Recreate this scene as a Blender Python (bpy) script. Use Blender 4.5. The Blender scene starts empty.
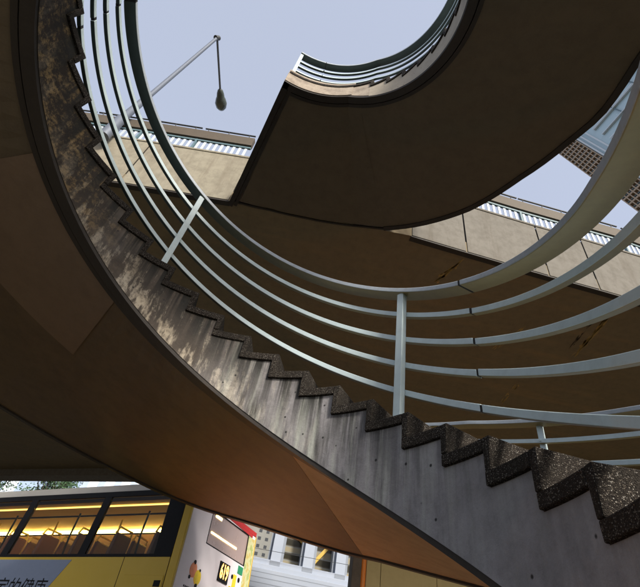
import bpy, math, random
from mathutils import Vector, Matrix
random.seed(7)
sc = bpy.context.scene
col = sc.collection
R_, S_, C_ = math.radians, math.sin, math.cos
GZ = 1.8                       # eye height: everything is laid out about the eye and lifted at the end

# ------------------------------------------------------------------ materials
def mat(name):
    m = bpy.data.materials.new(name); m.use_nodes = True
    nt = m.node_tree; b = nt.nodes['Principled BSDF']
    return m, nt, b
def nd(nt, t, **kw):
    n = nt.nodes.new(t)
    for k, v in kw.items():
        if k in ('ins',):
            for a, c in v.items(): n.inputs[a].default_value = c
        else: setattr(n, k, v)
    return n
def ramp(nt, fac, stops):
    r = nt.nodes.new('ShaderNodeValToRGB'); e = r.color_ramp.elements
    while len(e) > 1: e.remove(e[-1])
    e[0].position = stops[0][0]; e[0].color = (*stops[0][1], 1)
    for p_, c in stops[1:]:
        x = e.new(p_); x.color = (*c, 1)
    nt.links.new(fac, r.inputs[0]); return r.outputs[0]
def mixc(nt, fac, a, b, mode='MIX'):
    m = nt.nodes.new('ShaderNodeMix'); m.data_type = 'RGBA'; m.blend_type = mode
    if isinstance(fac, (int, float)): m.inputs[0].default_value = fac
    else: nt.links.new(fac, m.inputs[0])
    for i, v in ((6, a), (7, b)):
        if isinstance(v, tuple): m.inputs[i].default_value = (*v, 1)
        else: nt.links.new(v, m.inputs[i])
    return m.outputs[2]
def noise(nt, vec, scale, detail=6, rough=.6, out=0):
    n = nd(nt, 'ShaderNodeTexNoise'); n.inputs['Scale'].default_value = scale
    n.inputs['Detail'].default_value = detail; n.inputs['Roughness'].default_value = rough
    if vec is not None: nt.links.new(vec, n.inputs['Vector'])
    return n.outputs[out]
def mapping(nt, vec, scale=(1, 1, 1), loc=(0, 0, 0)):
    m = nd(nt, 'ShaderNodeMapping'); m.inputs['Scale'].default_value = scale; m.inputs['Location'].default_value = loc
    nt.links.new(vec, m.inputs['Vector']); return m.outputs[0]
def bump(nt, b, h, strength, dist=.01):
    n = nd(nt, 'ShaderNodeBump'); n.inputs['Strength'].default_value = strength; n.inputs['Distance'].default_value = dist
    nt.links.new(h, n.inputs['Height']); nt.links.new(n.outputs[0], b.inputs['Normal'])
def coord(nt, k='Object'):
    return nd(nt, 'ShaderNodeTexCoord').outputs[k]

def concrete(name, c0, c1, stain=(.05, .04, .03), amount=.5, rough=.9, streak=None, pits=True):
    m, nt, b = mat(name); co = coord(nt)
    base = mixc(nt, noise(nt, co, 1.3, 8), c0, c1)
    f = ramp(nt, noise(nt, co, 5, 10, .7), [(.42, (0, 0, 0)), (.72, (1, 1, 1))])
    k = nd(nt, 'ShaderNodeMath', operation='MULTIPLY'); k.inputs[1].default_value = amount
    nt.links.new(f, k.inputs[0]); base = mixc(nt, k.outputs[0], base, stain)
    if streak:
        sv = mapping(nt, co, streak[0])
        g = ramp(nt, noise(nt, sv, 1, 6, .7), [(.5, (0, 0, 0)), (.75, (1, 1, 1))])
        k2 = nd(nt, 'ShaderNodeMath', operation='MULTIPLY'); k2.inputs[1].default_value = streak[1]
        nt.links.new(g, k2.inputs[0]); base = mixc(nt, k2.outputs[0], base, streak[2])
    nt.links.new(base, b.inputs['Base Color']); b.inputs['Roughness'].default_value = rough
    bump(nt, b, noise(nt, co, 40, 8, .7), .35, .006)
    return m

def mat_stringer():
    # bush-worn concrete with run-off stains: UV u = distance along the stair, v = height above the helix line
    m, nt, b = mat('stained stringer concrete'); uv = coord(nt, 'UV'); co = coord(nt)
    sep = nd(nt, 'ShaderNodeSeparateXYZ'); nt.links.new(uv, sep.inputs[0])
    def step(lo, hi):
        r = nd(nt, 'ShaderNodeMapRange'); r.inputs[1].default_value = lo; r.inputs[2].default_value = hi
        nt.links.new(sep.outputs[0], r.inputs[0]); return r.outputs[0]
    base = mixc(nt, noise(nt, co, 2.2, 8), (.38, .37, .385), (.215, .21, .225))
    # faint board marks and damp blotches
    blot = ramp(nt, noise(nt, co, 7, 10, .75), [(.42, (0, 0, 0)), (.7, (1, 1, 1))])
    base = mixc(nt, blot, base, (.20, .195, .205))
    # vertical dark runs, fading out on the cleaner lowest stretch
    sv = mapping(nt, uv, (7, .8, 1))
    runs = ramp(nt, noise(nt, sv, 1.3, 7, .65), [(.46, (0, 0, 0)), (.66, (1, 1, 1))])
    rm = nd(nt, 'ShaderNodeMath', operation='MULTIPLY'); nt.links.new(runs, rm.inputs[0])
    rk = nd(nt, 'ShaderNodeMapRange'); rk.inputs[1].default_value = .5; rk.inputs[2].default_value = 1.7; rk.inputs[3].default_value = .12; rk.inputs[4].default_value = .95
    nt.links.new(sep.outputs[0], rk.inputs[0]); nt.links.new(rk.outputs[0], rm.inputs[1])
    base = mixc(nt, rm.outputs[0], base, (.024, .025, .023))
    palerun = ramp(nt, noise(nt, mapping(nt, uv, (8, .7, 1), (9, 2, 0)), 1.2, 7, .7), [(.48, (0, 0, 0)), (.62, (1, 1, 1))])
    pm = nd(nt, 'ShaderNodeMath', operation='MULTIPLY'); nt.links.new(palerun, pm.inputs[0]); nt.links.new(rk.outputs[0], pm.inputs[1])
    base = mixc(nt, pm.outputs[0], base, (.42, .44, .40))
    # dirt gathered just under the treads
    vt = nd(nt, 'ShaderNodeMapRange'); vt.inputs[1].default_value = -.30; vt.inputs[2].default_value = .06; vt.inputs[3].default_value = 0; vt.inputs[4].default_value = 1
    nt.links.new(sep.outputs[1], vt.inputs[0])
    # weathered stretch: dark grime with pale lime runs
    n2 = noise(nt, mapping(nt, uv, (6.5, 1.5, 1), (3.3, 0, 0)), 1.6, 9, .70)
    grime = mixc(nt, noise(nt, co, 9, 10, .7), (.014, .012, .010), (.13, .105, .085))
    lime = ramp(nt, n2, [(.47, (0, 0, 0)), (.57, (1, 1, 1))])
    lime_c = mixc(nt, noise(nt, co, 2.2, 5), (.52, .50, .45), (.36, .28, .17))
    fine = ramp(nt, noise(nt, co, 22, 8, .8), [(.30, (0, 0, 0)), (.52, (1, 1, 1))])
    lf = nd(nt, 'ShaderNodeMath', operation='MULTIPLY'); nt.links.new(lime, lf.inputs[0]); nt.links.new(fine, lf.inputs[1])
    lf2 = nd(nt, 'ShaderNodeMath', operation='MULTIPLY_ADD', use_clamp=True); nt.links.new(vt.outputs[0], lf2.inputs[0]); lf2.inputs[1].default_value = -.75; nt.links.new(lf.outputs[0], lf2.inputs[2])
    old = mixc(nt, lf2.outputs[0], grime, lime_c)
    nm = noise(nt, co, 1.4, 4)
    a = nd(nt, 'ShaderNodeMath', operation='ADD'); a.inputs[1].default_value = -.5; nt.links.new(nm, a.inputs[0])
    s = nd(nt, 'ShaderNodeMath', operation='ADD', use_clamp=True); nt.links.new(step(1.6, 2.9), s.inputs[0]); nt.links.new(a.outputs[0], s.inputs[1])
    colr = mixc(nt, s.outputs[0], base, old)
    gold = ramp(nt, noise(nt, co, 11, 10, .8), [(.49, (0, 0, 0)), (.60, (1, 1, 1))])
    gc = mixc(nt, noise(nt, co, 4, 4), (.36, .25, .10), (.20, .13, .06))
    yel = mixc(nt, gold, (.022, .015, .009), gc)
    hf = nd(nt, 'ShaderNodeMath', operation='MULTIPLY'); hf.inputs[1].default_value = .85; nt.links.new(step(3.7, 4.7), hf.inputs[0])
    colr = mixc(nt, hf.outputs[0], colr, yel)
    # ridge of dark drips hanging from each tread, beyond the clean stretch
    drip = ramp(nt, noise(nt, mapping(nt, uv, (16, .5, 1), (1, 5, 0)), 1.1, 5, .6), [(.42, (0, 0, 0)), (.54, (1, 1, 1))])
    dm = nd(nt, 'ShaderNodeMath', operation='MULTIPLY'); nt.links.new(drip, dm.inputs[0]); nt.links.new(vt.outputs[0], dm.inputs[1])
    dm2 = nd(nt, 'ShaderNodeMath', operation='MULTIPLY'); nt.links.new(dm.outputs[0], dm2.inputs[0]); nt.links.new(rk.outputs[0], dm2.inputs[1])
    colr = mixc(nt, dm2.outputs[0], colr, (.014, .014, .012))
    upper = mixc(nt, noise(nt, co, 5, 9, .7), (.46, .41, .33), (.26, .22, .17))
    colr = mixc(nt, step(9.9, 10.6), colr, upper)
    # blow holes in the cast face
    vo = nd(nt, 'ShaderNodeTexVoronoi'); vo.inputs['Scale'].default_value = 9; nt.links.new(co, vo.inputs['Vector'])
    hole = ramp(nt, vo.outputs['Distance'], [(.06, (1, 1, 1)), (.1, (0, 0, 0))])
    colr = mixc(nt, hole, colr, (.02, .02, .02))
    nt.links.new(colr, b.inputs['Base Color']); b.inputs['Roughness'].default_value = .85
    bump(nt, b, noise(nt, co, 30, 10, .75), .6, .01)
    return m

def mat_aggregate():
    m, nt, b = mat('exposed aggregate'); co = coord(nt)
    v = nd(nt, 'ShaderNodeTexVoronoi'); v.inputs['Scale'].default_value = 185; nt.links.new(co, v.inputs['Vector'])
    sp = nd(nt, 'ShaderNodeSeparateColor'); nt.links.new(v.outputs['Color'], sp.inputs[0])
    stone = ramp(nt, sp.outputs[0], [(0, (.012, .010, .008)), (.45, (.028, .021, .016)), (.60, (.09, .075, .06)), (.80, (.18, .155, .125)), (1, (.34, .32, .29))])
    edge = ramp(nt, v.outputs['Distance'], [(.30, (1, 1, 1)), (.58, (0, 0, 0))])
    c = mixc(nt, edge, (.018, .014, .011), stone)
    gr = ramp(nt, noise(nt, co, 6, 8), [(.40, (0, 0, 0)), (.65, (1, 1, 1))])
    kk = nd(nt, 'ShaderNodeMath', operation='MULTIPLY'); kk.inputs[1].default_value = .7; nt.links.new(gr, kk.inputs[0])
    c = mixc(nt, kk.outputs[0], c, (.022, .018, .014))
    nt.links.new(c, b.inputs['Base Color']); b.inputs['Roughness'].default_value = .92; b.inputs['Specular IOR Level'].default_value = .25
    bump(nt, b, edge, .9, .006)
    return m

def paint(name, c, rough=.35, metal=0., chips=.25, dirt=(.12, .11, .10), scale=9):
    m, nt, b = mat(name); co = coord(nt)
    f = ramp(nt, noise(nt, co, scale, 9, .7), [(.45, (0, 0, 0)), (.8, (1, 1, 1))])
    k = nd(nt, 'ShaderNodeMath', operation='MULTIPLY'); k.inputs[1].default_value = chips; nt.links.new(f, k.inputs[0])
    nt.links.new(mixc(nt, k.outputs[0], c, dirt), b.inputs['Base Color'])
    r = nd(nt, 'ShaderNodeMapRange'); r.inputs[3].default_value = rough; r.inputs[4].default_value = min(1, rough + .25)
    nt.links.new(noise(nt, co, scale * 2, 5), r.inputs[0]); nt.links.new(r.outputs[0], b.inputs['Roughness'])
    b.inputs['Metallic'].default_value = metal
    bump(nt, b, noise(nt, co, 25, 4), .04, .002)
    return m
def emit(name, c, s):
    m, nt, b = mat(name); b.inputs['Base Color'].default_value = (*c, 1)
    b.inputs['Emission Color'].default_value = (*c, 1); b.inputs['Emission Strength'].default_value = s
    return m
def glass(name, tint=(.9, .95, .95), gloss=.12, rough=.02):
    m, nt, b = mat(name); nt.nodes.remove(b)
    t = nd(nt, 'ShaderNodeBsdfTransparent'); t.inputs[0].default_value = (*tint, 1)
    g = nd(nt, 'ShaderNodeBsdfGlossy'); g.inputs['Roughness'].default_value = rough
    fr = nd(nt, 'ShaderNodeLayerWeight'); fr.inputs[0].default_value = .25
    pw = nd(nt, 'ShaderNodeMath', operation='POWER'); pw.inputs[1].default_value = 5; nt.links.new(fr.outputs['Facing'], pw.inputs[0])
    a = nd(nt, 'ShaderNodeMath', operation='ADD', use_clamp=True); a.inputs[1].default_value = gloss; nt.links.new(pw.outputs[0], a.inputs[0])
    mx = nd(nt, 'ShaderNodeMixShader'); nt.links.new(a.outputs[0], mx.inputs[0])
    nt.links.new(t.outputs[0], mx.inputs[1]); nt.links.new(g.outputs[0], mx.inputs[2])
    nt.links.new(mx.outputs[0], nt.nodes['Material Output'].inputs[0]); return m
def mat_building(name, wall, win, su, sv, wu=.6, wv=.5, lit=None, rough=.25, offs=(0,0)):
    # windows by UV: u along the facade, v up, in metres
    m, nt, b = mat(name); uv = coord(nt, 'UV'); sep = nd(nt, 'ShaderNodeSeparateXYZ'); nt.links.new(uv, sep.inputs[0])
    def cell(o, s, w):
        d = nd(nt, 'ShaderNodeMath', operation='DIVIDE'); d.inputs[1].default_value = s; nt.links.new(sep.outputs[o], d.inputs[0])
        f = nd(nt, 'ShaderNodeMath', operation='FRACT'); nt.links.new(d.outputs[0], f.inputs[0])
        l = nd(nt, 'ShaderNodeMath', operation='LESS_THAN'); l.inputs[1].default_value = w; nt.links.new(f.outputs[0], l.inputs[0]); return l.outputs[0]
    a = nd(nt, 'ShaderNodeMath', operation='MULTIPLY'); nt.links.new(cell(0, su, wu), a.inputs[0]); nt.links.new(cell(1, sv, wv), a.inputs[1])
    w = mixc(nt, noise(nt, coord(nt), .5, 6), wall, tuple(x * .75 for x in wall))
    wn = mixc(nt, noise(nt, coord(nt), .8, 3), win, tuple(min(1, x * 1.8) for x in win))
    nt.links.new(mixc(nt, a.outputs[0], w, wn), b.inputs['Base Color'])
    r = nd(nt, 'ShaderNodeMapRange'); r.inputs[3].default_value = .8; r.inputs[4].default_value = rough
    nt.links.new(a.outputs[0], r.inputs[0]); nt.links.new(r.outputs[0], b.inputs['Roughness'])
    return m

M = {}
M['stringer'] = mat_stringer()
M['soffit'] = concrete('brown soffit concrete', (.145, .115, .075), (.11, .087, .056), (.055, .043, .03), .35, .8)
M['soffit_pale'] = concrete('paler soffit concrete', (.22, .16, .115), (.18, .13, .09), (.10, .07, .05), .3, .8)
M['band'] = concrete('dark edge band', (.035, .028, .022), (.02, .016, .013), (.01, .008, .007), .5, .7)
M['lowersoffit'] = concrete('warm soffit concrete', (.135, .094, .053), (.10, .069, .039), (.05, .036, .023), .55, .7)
M['aggregate'] = mat_aggregate()
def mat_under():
    # rail undersides: warm bounce light painted olive low down, shade painted green-black further up
    m, nt, b = mat('rail underside bounce and shade'); uv = coord(nt, 'UV'); sep = nd(nt, 'ShaderNodeSeparateXYZ'); nt.links.new(uv, sep.inputs[0])
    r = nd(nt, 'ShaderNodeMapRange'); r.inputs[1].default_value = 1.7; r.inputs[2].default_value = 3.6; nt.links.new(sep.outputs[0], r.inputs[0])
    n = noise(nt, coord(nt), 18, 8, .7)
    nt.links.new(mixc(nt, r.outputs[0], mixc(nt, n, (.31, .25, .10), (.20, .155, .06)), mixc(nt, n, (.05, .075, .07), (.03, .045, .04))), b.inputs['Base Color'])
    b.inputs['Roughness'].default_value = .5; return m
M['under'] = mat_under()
M['curb'] = concrete('weathered curb concrete', (.42, .36, .29), (.30, .25, .20), (.08, .06, .045), .8)
M['rail'] = paint('pale blue green rail paint', (.52, .63, .66), .3, 0, .3, (.20, .22, .22))
M['toprail'] = paint('worn hand rail paint', (.38, .43, .48), .27, .0, .4, (.16, .14, .11), 14)
M['joint'] = paint('black joint', (.01, .01, .012), .7)
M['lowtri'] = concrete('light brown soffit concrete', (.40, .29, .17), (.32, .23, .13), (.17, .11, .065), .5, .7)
M['deck'] = concrete('deck soffit concrete', (.23, .185, .11), (.175, .14, .085), (.09, .072, .045), .35, .85, ((.25, 2.2, 1), .35, (.34, .23, .10)))
M['fascia'] = concrete('beige fascia concrete', (.30, .275, .21), (.23, .21, .16), (.11, .095, .07), .55, .9, ((4, 4, .35), .75, (.15, .125, .09)))
M['fascia_grey'] = concrete('grey fascia concrete', (.19, .178, .155), (.145, .136, .118), (.08, .07, .055), .55, .9, ((4, 4, .35), .75, (.10, .085, .065)))
M['brownbeam'] = concrete('brown rail board', (.095, .075, .05), (.075, .058, .04), (.05, .04, .03), .4, .7)
M['white_slat'] = paint('white slat paint', (.50, .56, .62), .5, 0, .15)
M['bluemetal'] = paint('blue grey metal', (.10, .17, .20), .4, 0, .2)
M['darkmetal'] = paint('dark grey metal', (.05, .055, .06), .4, .2, .2)
M['lampgrey'] = paint('galvanised grey', (.13, .15, .19), .45, .3, .2)
M['lens'] = paint('dull lamp lens', (.075, .09, .085), .15, 0, .1)
M['ground'] = concrete('paving concrete', (.090, .068, .032), (.070, .052, .024), (.045, .033, .018), .4)
M['road'] = concrete('asphalt', (.055, .052, .05), (.045, .043, .04), (.03, .03, .03), .3)
M['marking'] = paint('road paint', (.7, .7, .66), .6)

# ------------------------------------------------------------------ mesh building
class MB:
    def __init__(s): s.v = []; s.f = []; s.uv = []; s.mi = []; s.m = 0
    def quad(s, pts, uvs=None):
        i = len(s.v); s.v += [tuple(q) for q in pts]; s.f.append(tuple(range(i, i + len(pts))))
        s.uv.append(uvs if uvs else [(0, 0)] * len(pts)); s.mi.append(s.m)
    def hexa(s, a, uvscale=1):
        # a: 8 corners, 0-3 bottom ccw, 4-7 top ccw
        for f in ((3, 2, 1, 0), (4, 5, 6, 7), (0, 1, 5, 4), (1, 2, 6, 5), (2, 3, 7, 6), (3, 0, 4, 7)):
            P_ = [a[k] for k in f]
            w = (Vector(P_[1]) - Vector(P_[0])).length; h = (Vector(P_[2]) - Vector(P_[1])).length
            s.quad(P_, [(0, 0), (w, 0), (w, h), (0, h)])
    def box(s, x0, x1, y0, y1, z0, z1):
        s.hexa([(x0, y0, z0), (x1, y0, z0), (x1, y1, z0), (x0, y1, z0), (x0, y0, z1), (x1, y0, z1), (x1, y1, z1), (x0, y1, z1)])
    def prism(s, poly, z0, z1):
        n = len(poly)
        s.quad([(x, y, z1) for x, y in poly]); s.quad([(x, y, z0) for x, y in reversed(poly)])
        u = 0
        for i in range(n):
            a, b = poly[i], poly[(i + 1) % n]; w = math.dist(a, b)
            s.quad([(*a, z0), (*b, z0), (*b, z1), (*a, z1)], [(u, z0), (u + w, z0), (u + w, z1), (u, z1)]); u += w
    def tube(s, path, rad, n=10, caps=True):
        path = [Vector(q) for q in path]; rings = []
        rad = rad if isinstance(rad, (list, tuple)) else [rad] * len(path)
        for i, q in enumerate(path):
            t = (path[min(i + 1, len(path) - 1)] - path[max(i - 1, 0)]).normalized()
            a = t.orthogonal().normalized() if i == 0 else (pa - pa.dot(t) * t).normalized()
            pa = a; b = t.cross(a)
            rings.append([q + rad[i] * (a * C_(k * math.tau / n) + b * S_(k * math.tau / n)) for k in range(n)])
        for i in range(len(rings) - 1):
            for k in range(n):
                k2 = (k + 1) % n; s.quad([rings[i][k], rings[i][k2], rings[i + 1][k2], rings[i + 1][k]])
        if caps: s.quad(list(reversed(rings[0]))); s.quad(rings[-1])
    def build(s, name, mats, parent=None, smooth=False, merge=True, bevel=0, off=(0, 0, 0)):
        me = bpy.data.meshes.new(name)
        me.from_pydata([(x - off[0], y - off[1], z - off[2]) for x, y, z in s.v], [], s.f)
        uvl = me.uv_layers.new(name='UVMap'); k = 0
        for f, u in zip(s.f, s.uv):
            for q in u: uvl.data[k].uv = q; k += 1
        mats = mats if isinstance(mats, (list, tuple)) else [mats]
        for m in mats: me.materials.append(m)
        me.polygons.foreach_set('material_index', s.mi)
        if merge:
            import bmesh
            bm = bmesh.new(); bm.from_mesh(me); bmesh.ops.remove_doubles(bm, verts=bm.verts, dist=1e-4)
            bmesh.ops.recalc_face_normals(bm, faces=bm.faces); bm.to_mesh(me); bm.free()
        if smooth:
            me.polygons.foreach_set('use_smooth', [True] * len(me.polygons))
            me.set_sharp_from_angle(angle=R_(40))
        o = bpy.data.objects.new(name, me); col.objects.link(o)
        if parent: o.parent = parent
        if bevel:
            b = o.modifiers.new('bevel', 'BEVEL'); b.width = bevel; b.segments = 2; b.limit_method = 'ANGLE'; b.angle_limit = R_(35)
        return o
def tag(o, label=None, cat=None, group=None, kind=None):
    if label: o['label'] = label
    if cat: o['category'] = cat
    if group: o['group'] = group
    if kind: o['kind'] = kind
    return o
def thing(name, label, cat, loc=(0, 0, 0), group=None):
    o = bpy.data.objects.new(name, None); col.objects.link(o); o.location = loc
    return tag(o, label, cat, group)

# ------------------------------------------------------------------ the helix
AX, AY, RI, Z0, DT, T0, RISE = -.7196, 1.4167, 1.70, .5902, .17237, .1021, .165
K = RISE / DT
H = [1.334, 1.121, .873, .6445, .414]            # heights of the five rails over the helix line
TH = lambda n: T0 + DT * n
HEL = lambda t: Z0 + K * (t - T0)
LAND0, LAND1 = TH(42), R_(470.3)
ZL = Z0 + 43 * RISE                              # underside of the precast topping on the landing
def RO(t):
    d = math.degrees(t)
    tab = [(-200, 4.0), (0, 4.0), (25, 4.2), (49, 4.47), (65, 4.87), (69.3, 5.10), (74.9, 5.25), (80, 5.36), (85.8, 5.50), (92.5, 5.79),
           (96, 5.88), (101, 5.95), (110, 5.95), (126, 5.96), (170, 5.9), (215, 5.2), (262, 4.2), (300, 3.98), (360, 3.98), (371, 4.13),
           (378, 4.12), (390.6, 4.19), (404, 4.38), (417, 4.49), (427, 4.56), (434, 4.53), (442, 4.46), (450, 4.43), (459, 4.47), (470.5, 4.66), (600, 4.66)]
    for (a, ra), (b, rb) in zip(tab, tab[1:]):
        if a <= d <= b: return ra + (rb - ra) * (d - a) / (b - a)
    return tab[0][1]
def P3(t, r, z): return (AX + r * C_(t), AY + r * S_(t), z)
def SOF(t): return min(HEL(t) - .3746, 7.36)
def f_(v): return v if callable(v) else (lambda t: v)
def sweep(mb, ts, r0, r1, z0, z1, caps=True, under=0):
    r0, r1, z0, z1 = map(f_, (r0, r1, z0, z1))
    st = [(P3(t, r0(t), z0(t)), P3(t, r1(t), z0(t)), P3(t, r1(t), z1(t)), P3(t, r0(t), z1(t))) for t in ts]
    for (a, b, ta, tb) in zip(st, st[1:], ts, ts[1:]):
        for i in range(4):
            j = (i + 1) % 4
            ua, ub = ta * RI, tb * RI
            mb.m = under if i == 0 else 0
            mb.quad([a[i], b[i], b[j], a[j]], [(ua, a[i][2] - HEL(ta)), (ub, b[i][2] - HEL(tb)), (ub, b[j][2] - HEL(tb)), (ua, a[j][2] - HEL(ta))])
    mb.m = 0
    if caps:
        mb.quad([st[0][3], st[0][2], st[0][1], st[0][0]]); mb.quad(list(st[-1]))
def lin(a, b, step):
    n = max(1, int(math.ceil(abs(b - a) / step))); return [a + (b - a) * i / n for i in range(n + 1)]

N0, N1 = -14, 42
stair = thing('spiral_staircase', 'concrete spiral staircase with speckled steps, stained inner side and brown underside, winding overhead', 'staircase', (AX, AY, -GZ))
off = (AX, AY, -GZ)
RC = 1.715
body = MB()
TS0 = TH(N0)
# stepped concrete body: sectors between risers
for n in range(N0, N1):
    ts = lin(TH(n), TH(n + 1), .05); zt = Z0 + RISE * (n + 1)
    for ta, tb in zip(ts, ts[1:]):
        for r, flip in ((lambda t: RC, 0), (lambda t: RO(t), 1)):
            nz = 4 if not flip else 1
            for q in range(nz):
                za0 = SOF(ta) + (zt - SOF(ta)) * q / nz; za1 = SOF(ta) + (zt - SOF(ta)) * (q + 1) / nz
                zb0 = SOF(tb) + (zt - SOF(tb)) * q / nz; zb1 = SOF(tb) + (zt - SOF(tb)) * (q + 1) / nz
                body.quad([P3(ta, r(ta), za0), P3(tb, r(tb), zb0), P3(tb, r(tb), zb1), P3(ta, r(ta), za1)],
                          [(ta * RI, za0 - HEL(ta)), (tb * RI, zb0 - HEL(tb)), (tb * RI, zb1 - HEL(tb)), (ta * RI, za1 - HEL(ta))])
        body.quad([P3(ta, RC, zt), P3(tb, RC, zt), P3(tb, RO(tb), zt), P3(ta, RO(ta), zt)])
    t = TH(n)
    body.quad([P3(t, RC, zt - RISE), P3(t, RO(t), zt - RISE), P3(t, RO(t), zt), P3(t, RC, zt)])
body.quad([P3(TS0, RC, SOF(TS0)), P3(TS0, RO(TS0), SOF(TS0)), P3(TS0, RO(TS0), Z0 + RISE * N0), P3(TS0, RC, Z0 + RISE * N0)])
body.build('stringer', M['stringer'], stair, off=off)
# soffits: helical underside in bands, one part per sector
def soffit(name, a, b, r0, r1, m, dz=0., label=None):
    mb = MB(); ts = lin(a, b, .06); r1 = f_(r1); r0 = f_(r0)
    for ta, tb in zip(ts, ts[1:]):
        nn = 8
        for q in range(nn):
            ra = lambda t, q: r0(t) + (r1(t) - r0(t)) * q / nn
            mb.quad([P3(ta, ra(ta, q), SOF(ta) + dz), P3(ta, ra(ta, q + 1), SOF(ta) + dz), P3(tb, ra(tb, q + 1), SOF(tb) + dz), P3(tb, ra(tb, q), SOF(tb) + dz)],
                    [(ra(ta, q), ta * RI), (ra(ta, q + 1), ta * RI), (ra(tb, q + 1), tb * RI), (ra(tb, q), tb * RI)])
    o = mb.build(name, m, stair, off=off)
    if label: o['label'] = label
    return o
BW = .19
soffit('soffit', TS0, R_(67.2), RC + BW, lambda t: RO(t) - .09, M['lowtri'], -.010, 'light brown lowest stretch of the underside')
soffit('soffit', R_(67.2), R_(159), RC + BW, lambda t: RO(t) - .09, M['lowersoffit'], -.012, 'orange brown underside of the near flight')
soffit('soffit_patch', R_(122.5), R_(159), RC + BW, 3.22, M['soffit_pale'], -.018, 'greyer patch on the brown underside at the left')  # greyer tone over this sector of the underside
soffit('soffit', R_(159), R_(226), RC + BW, lambda t: RO(t) - .09, M['soffit'], -.010)
soffit('soffit', R_(226), R_(427), RC + BW, lambda t: RO(t) - .09, M['soffit'], -.010)
soffit('soffit', R_(427), LAND1 - .045, RC + BW, lambda t: RO(t) - .09, M['soffit'], -.014, 'flat underside of the top landing')
def ring(name, a, b, r0, r1, dz0, dz1, m):
    mb = MB(); sweep(mb, lin(a, b, .05), r0, r1, lambda t: SOF(t) + dz0, lambda t: SOF(t) + dz1); return mb.build(name, m, stair, off=off)
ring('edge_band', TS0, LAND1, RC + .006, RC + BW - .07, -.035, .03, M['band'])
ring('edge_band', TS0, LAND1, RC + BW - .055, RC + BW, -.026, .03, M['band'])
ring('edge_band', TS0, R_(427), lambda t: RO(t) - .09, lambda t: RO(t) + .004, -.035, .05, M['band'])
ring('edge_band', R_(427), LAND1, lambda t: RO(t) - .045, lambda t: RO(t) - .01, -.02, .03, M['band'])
# landing
lb = MB(); ts = lin(LAND0, LAND1, .04)
sweep(lb, ts, RC, lambda t: RO(t), lambda t: SOF(t) + .025, ZL)
lb.build('landing', M['curb'], stair, off=off)
cb = MB(); sweep(cb, lin(R_(430), LAND1 + .004, .04), RC - .012, RC + .16, ZL + .001, ZL + .14); cb.build('curb', M['curb'], stair, off=off)
# light rendered inner face of the upper turn
fc = MB(); sweep(fc, lin(R_(431), LAND1 + .006, .04), RC - .008, RC + .02, 7.362, ZL + .001); fc.build('fascia', M['curb'], stair, off=off)
# end beam of the landing (dark, along the cut edge)
eb = MB()
e0, e1 = LAND1 - .001, LAND1
def radbox(mb, t, r0, r1, o0, o1, z0, z1):
    # box along the radial line at angle t, offset o0..o1 along the tangent
    d = Vector((C_(t), S_(t), 0)); tg = Vector((-S_(t), C_(t), 0)); c = Vector((AX, AY, 0))
    q = [c + d * r0 + tg * o0, c + d * r1 + tg * o0, c + d * r1 + tg * o1, c + d * r0 + tg * o1]
    mb.hexa([(v.x, v.y, z0) for v in q] + [(v.x, v.y, z1) for v in q])
radbox(eb, LAND1, RC + .003, 4.70, -.17, -.105, 7.335, 7.40); radbox(eb, LAND1, RC + .003, 4.76, -.09, .012, 7.325, ZL - .01)
eb.build('end_beam', M['band'], stair, off=off)

# precast steps
TK = .064
for n in range(N0 + 1, N1 + 2):
    mb = MB(); a, b = TH(n - 1), TH(n); z = Z0 + RISE * n
    jit = lambda s=.003: random.uniform(-s, s)
    rin = 1.694 + jit(.004)
    nos = .052
    if n == N1 + 1: b = LAND1 - .002
    # tread, with its nosing ahead of the riser
    ts = lin(a + .0005, b, .045)
    c = Vector((AX, AY, 0))
    def pt(t, r, o, zz):
        return (AX + r * C_(t) - o * -S_(t) , AY + r * S_(t) - o * C_(t), zz)
    zj = [jit(.002) for _ in range(4)]
    R2 = lambda t: RO(t) - .05
    # nosing block
    zr0 = z - RISE + TK
    q = [pt(a, rin, nos - .012, zr0), pt(a, R2(a), nos - .012, zr0), pt(a, R2(a), 0, zr0), pt(a, rin, 0, zr0)]
    q2 = [pt(a, rin, nos, z + TK + zj[2]), pt(a, R2(a), nos, z + TK + zj[2]), pt(a, R2(a), 0, z + TK + zj[2]), pt(a, rin, 0, z + TK + zj[2])]
    mb.hexa([*q, *q2])
    sweep(mb, ts, rin, R2, z + zj[1], z + TK + zj[2])
    mb.build('step', M['aggregate'], stair, bevel=.006, off=off)

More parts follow.
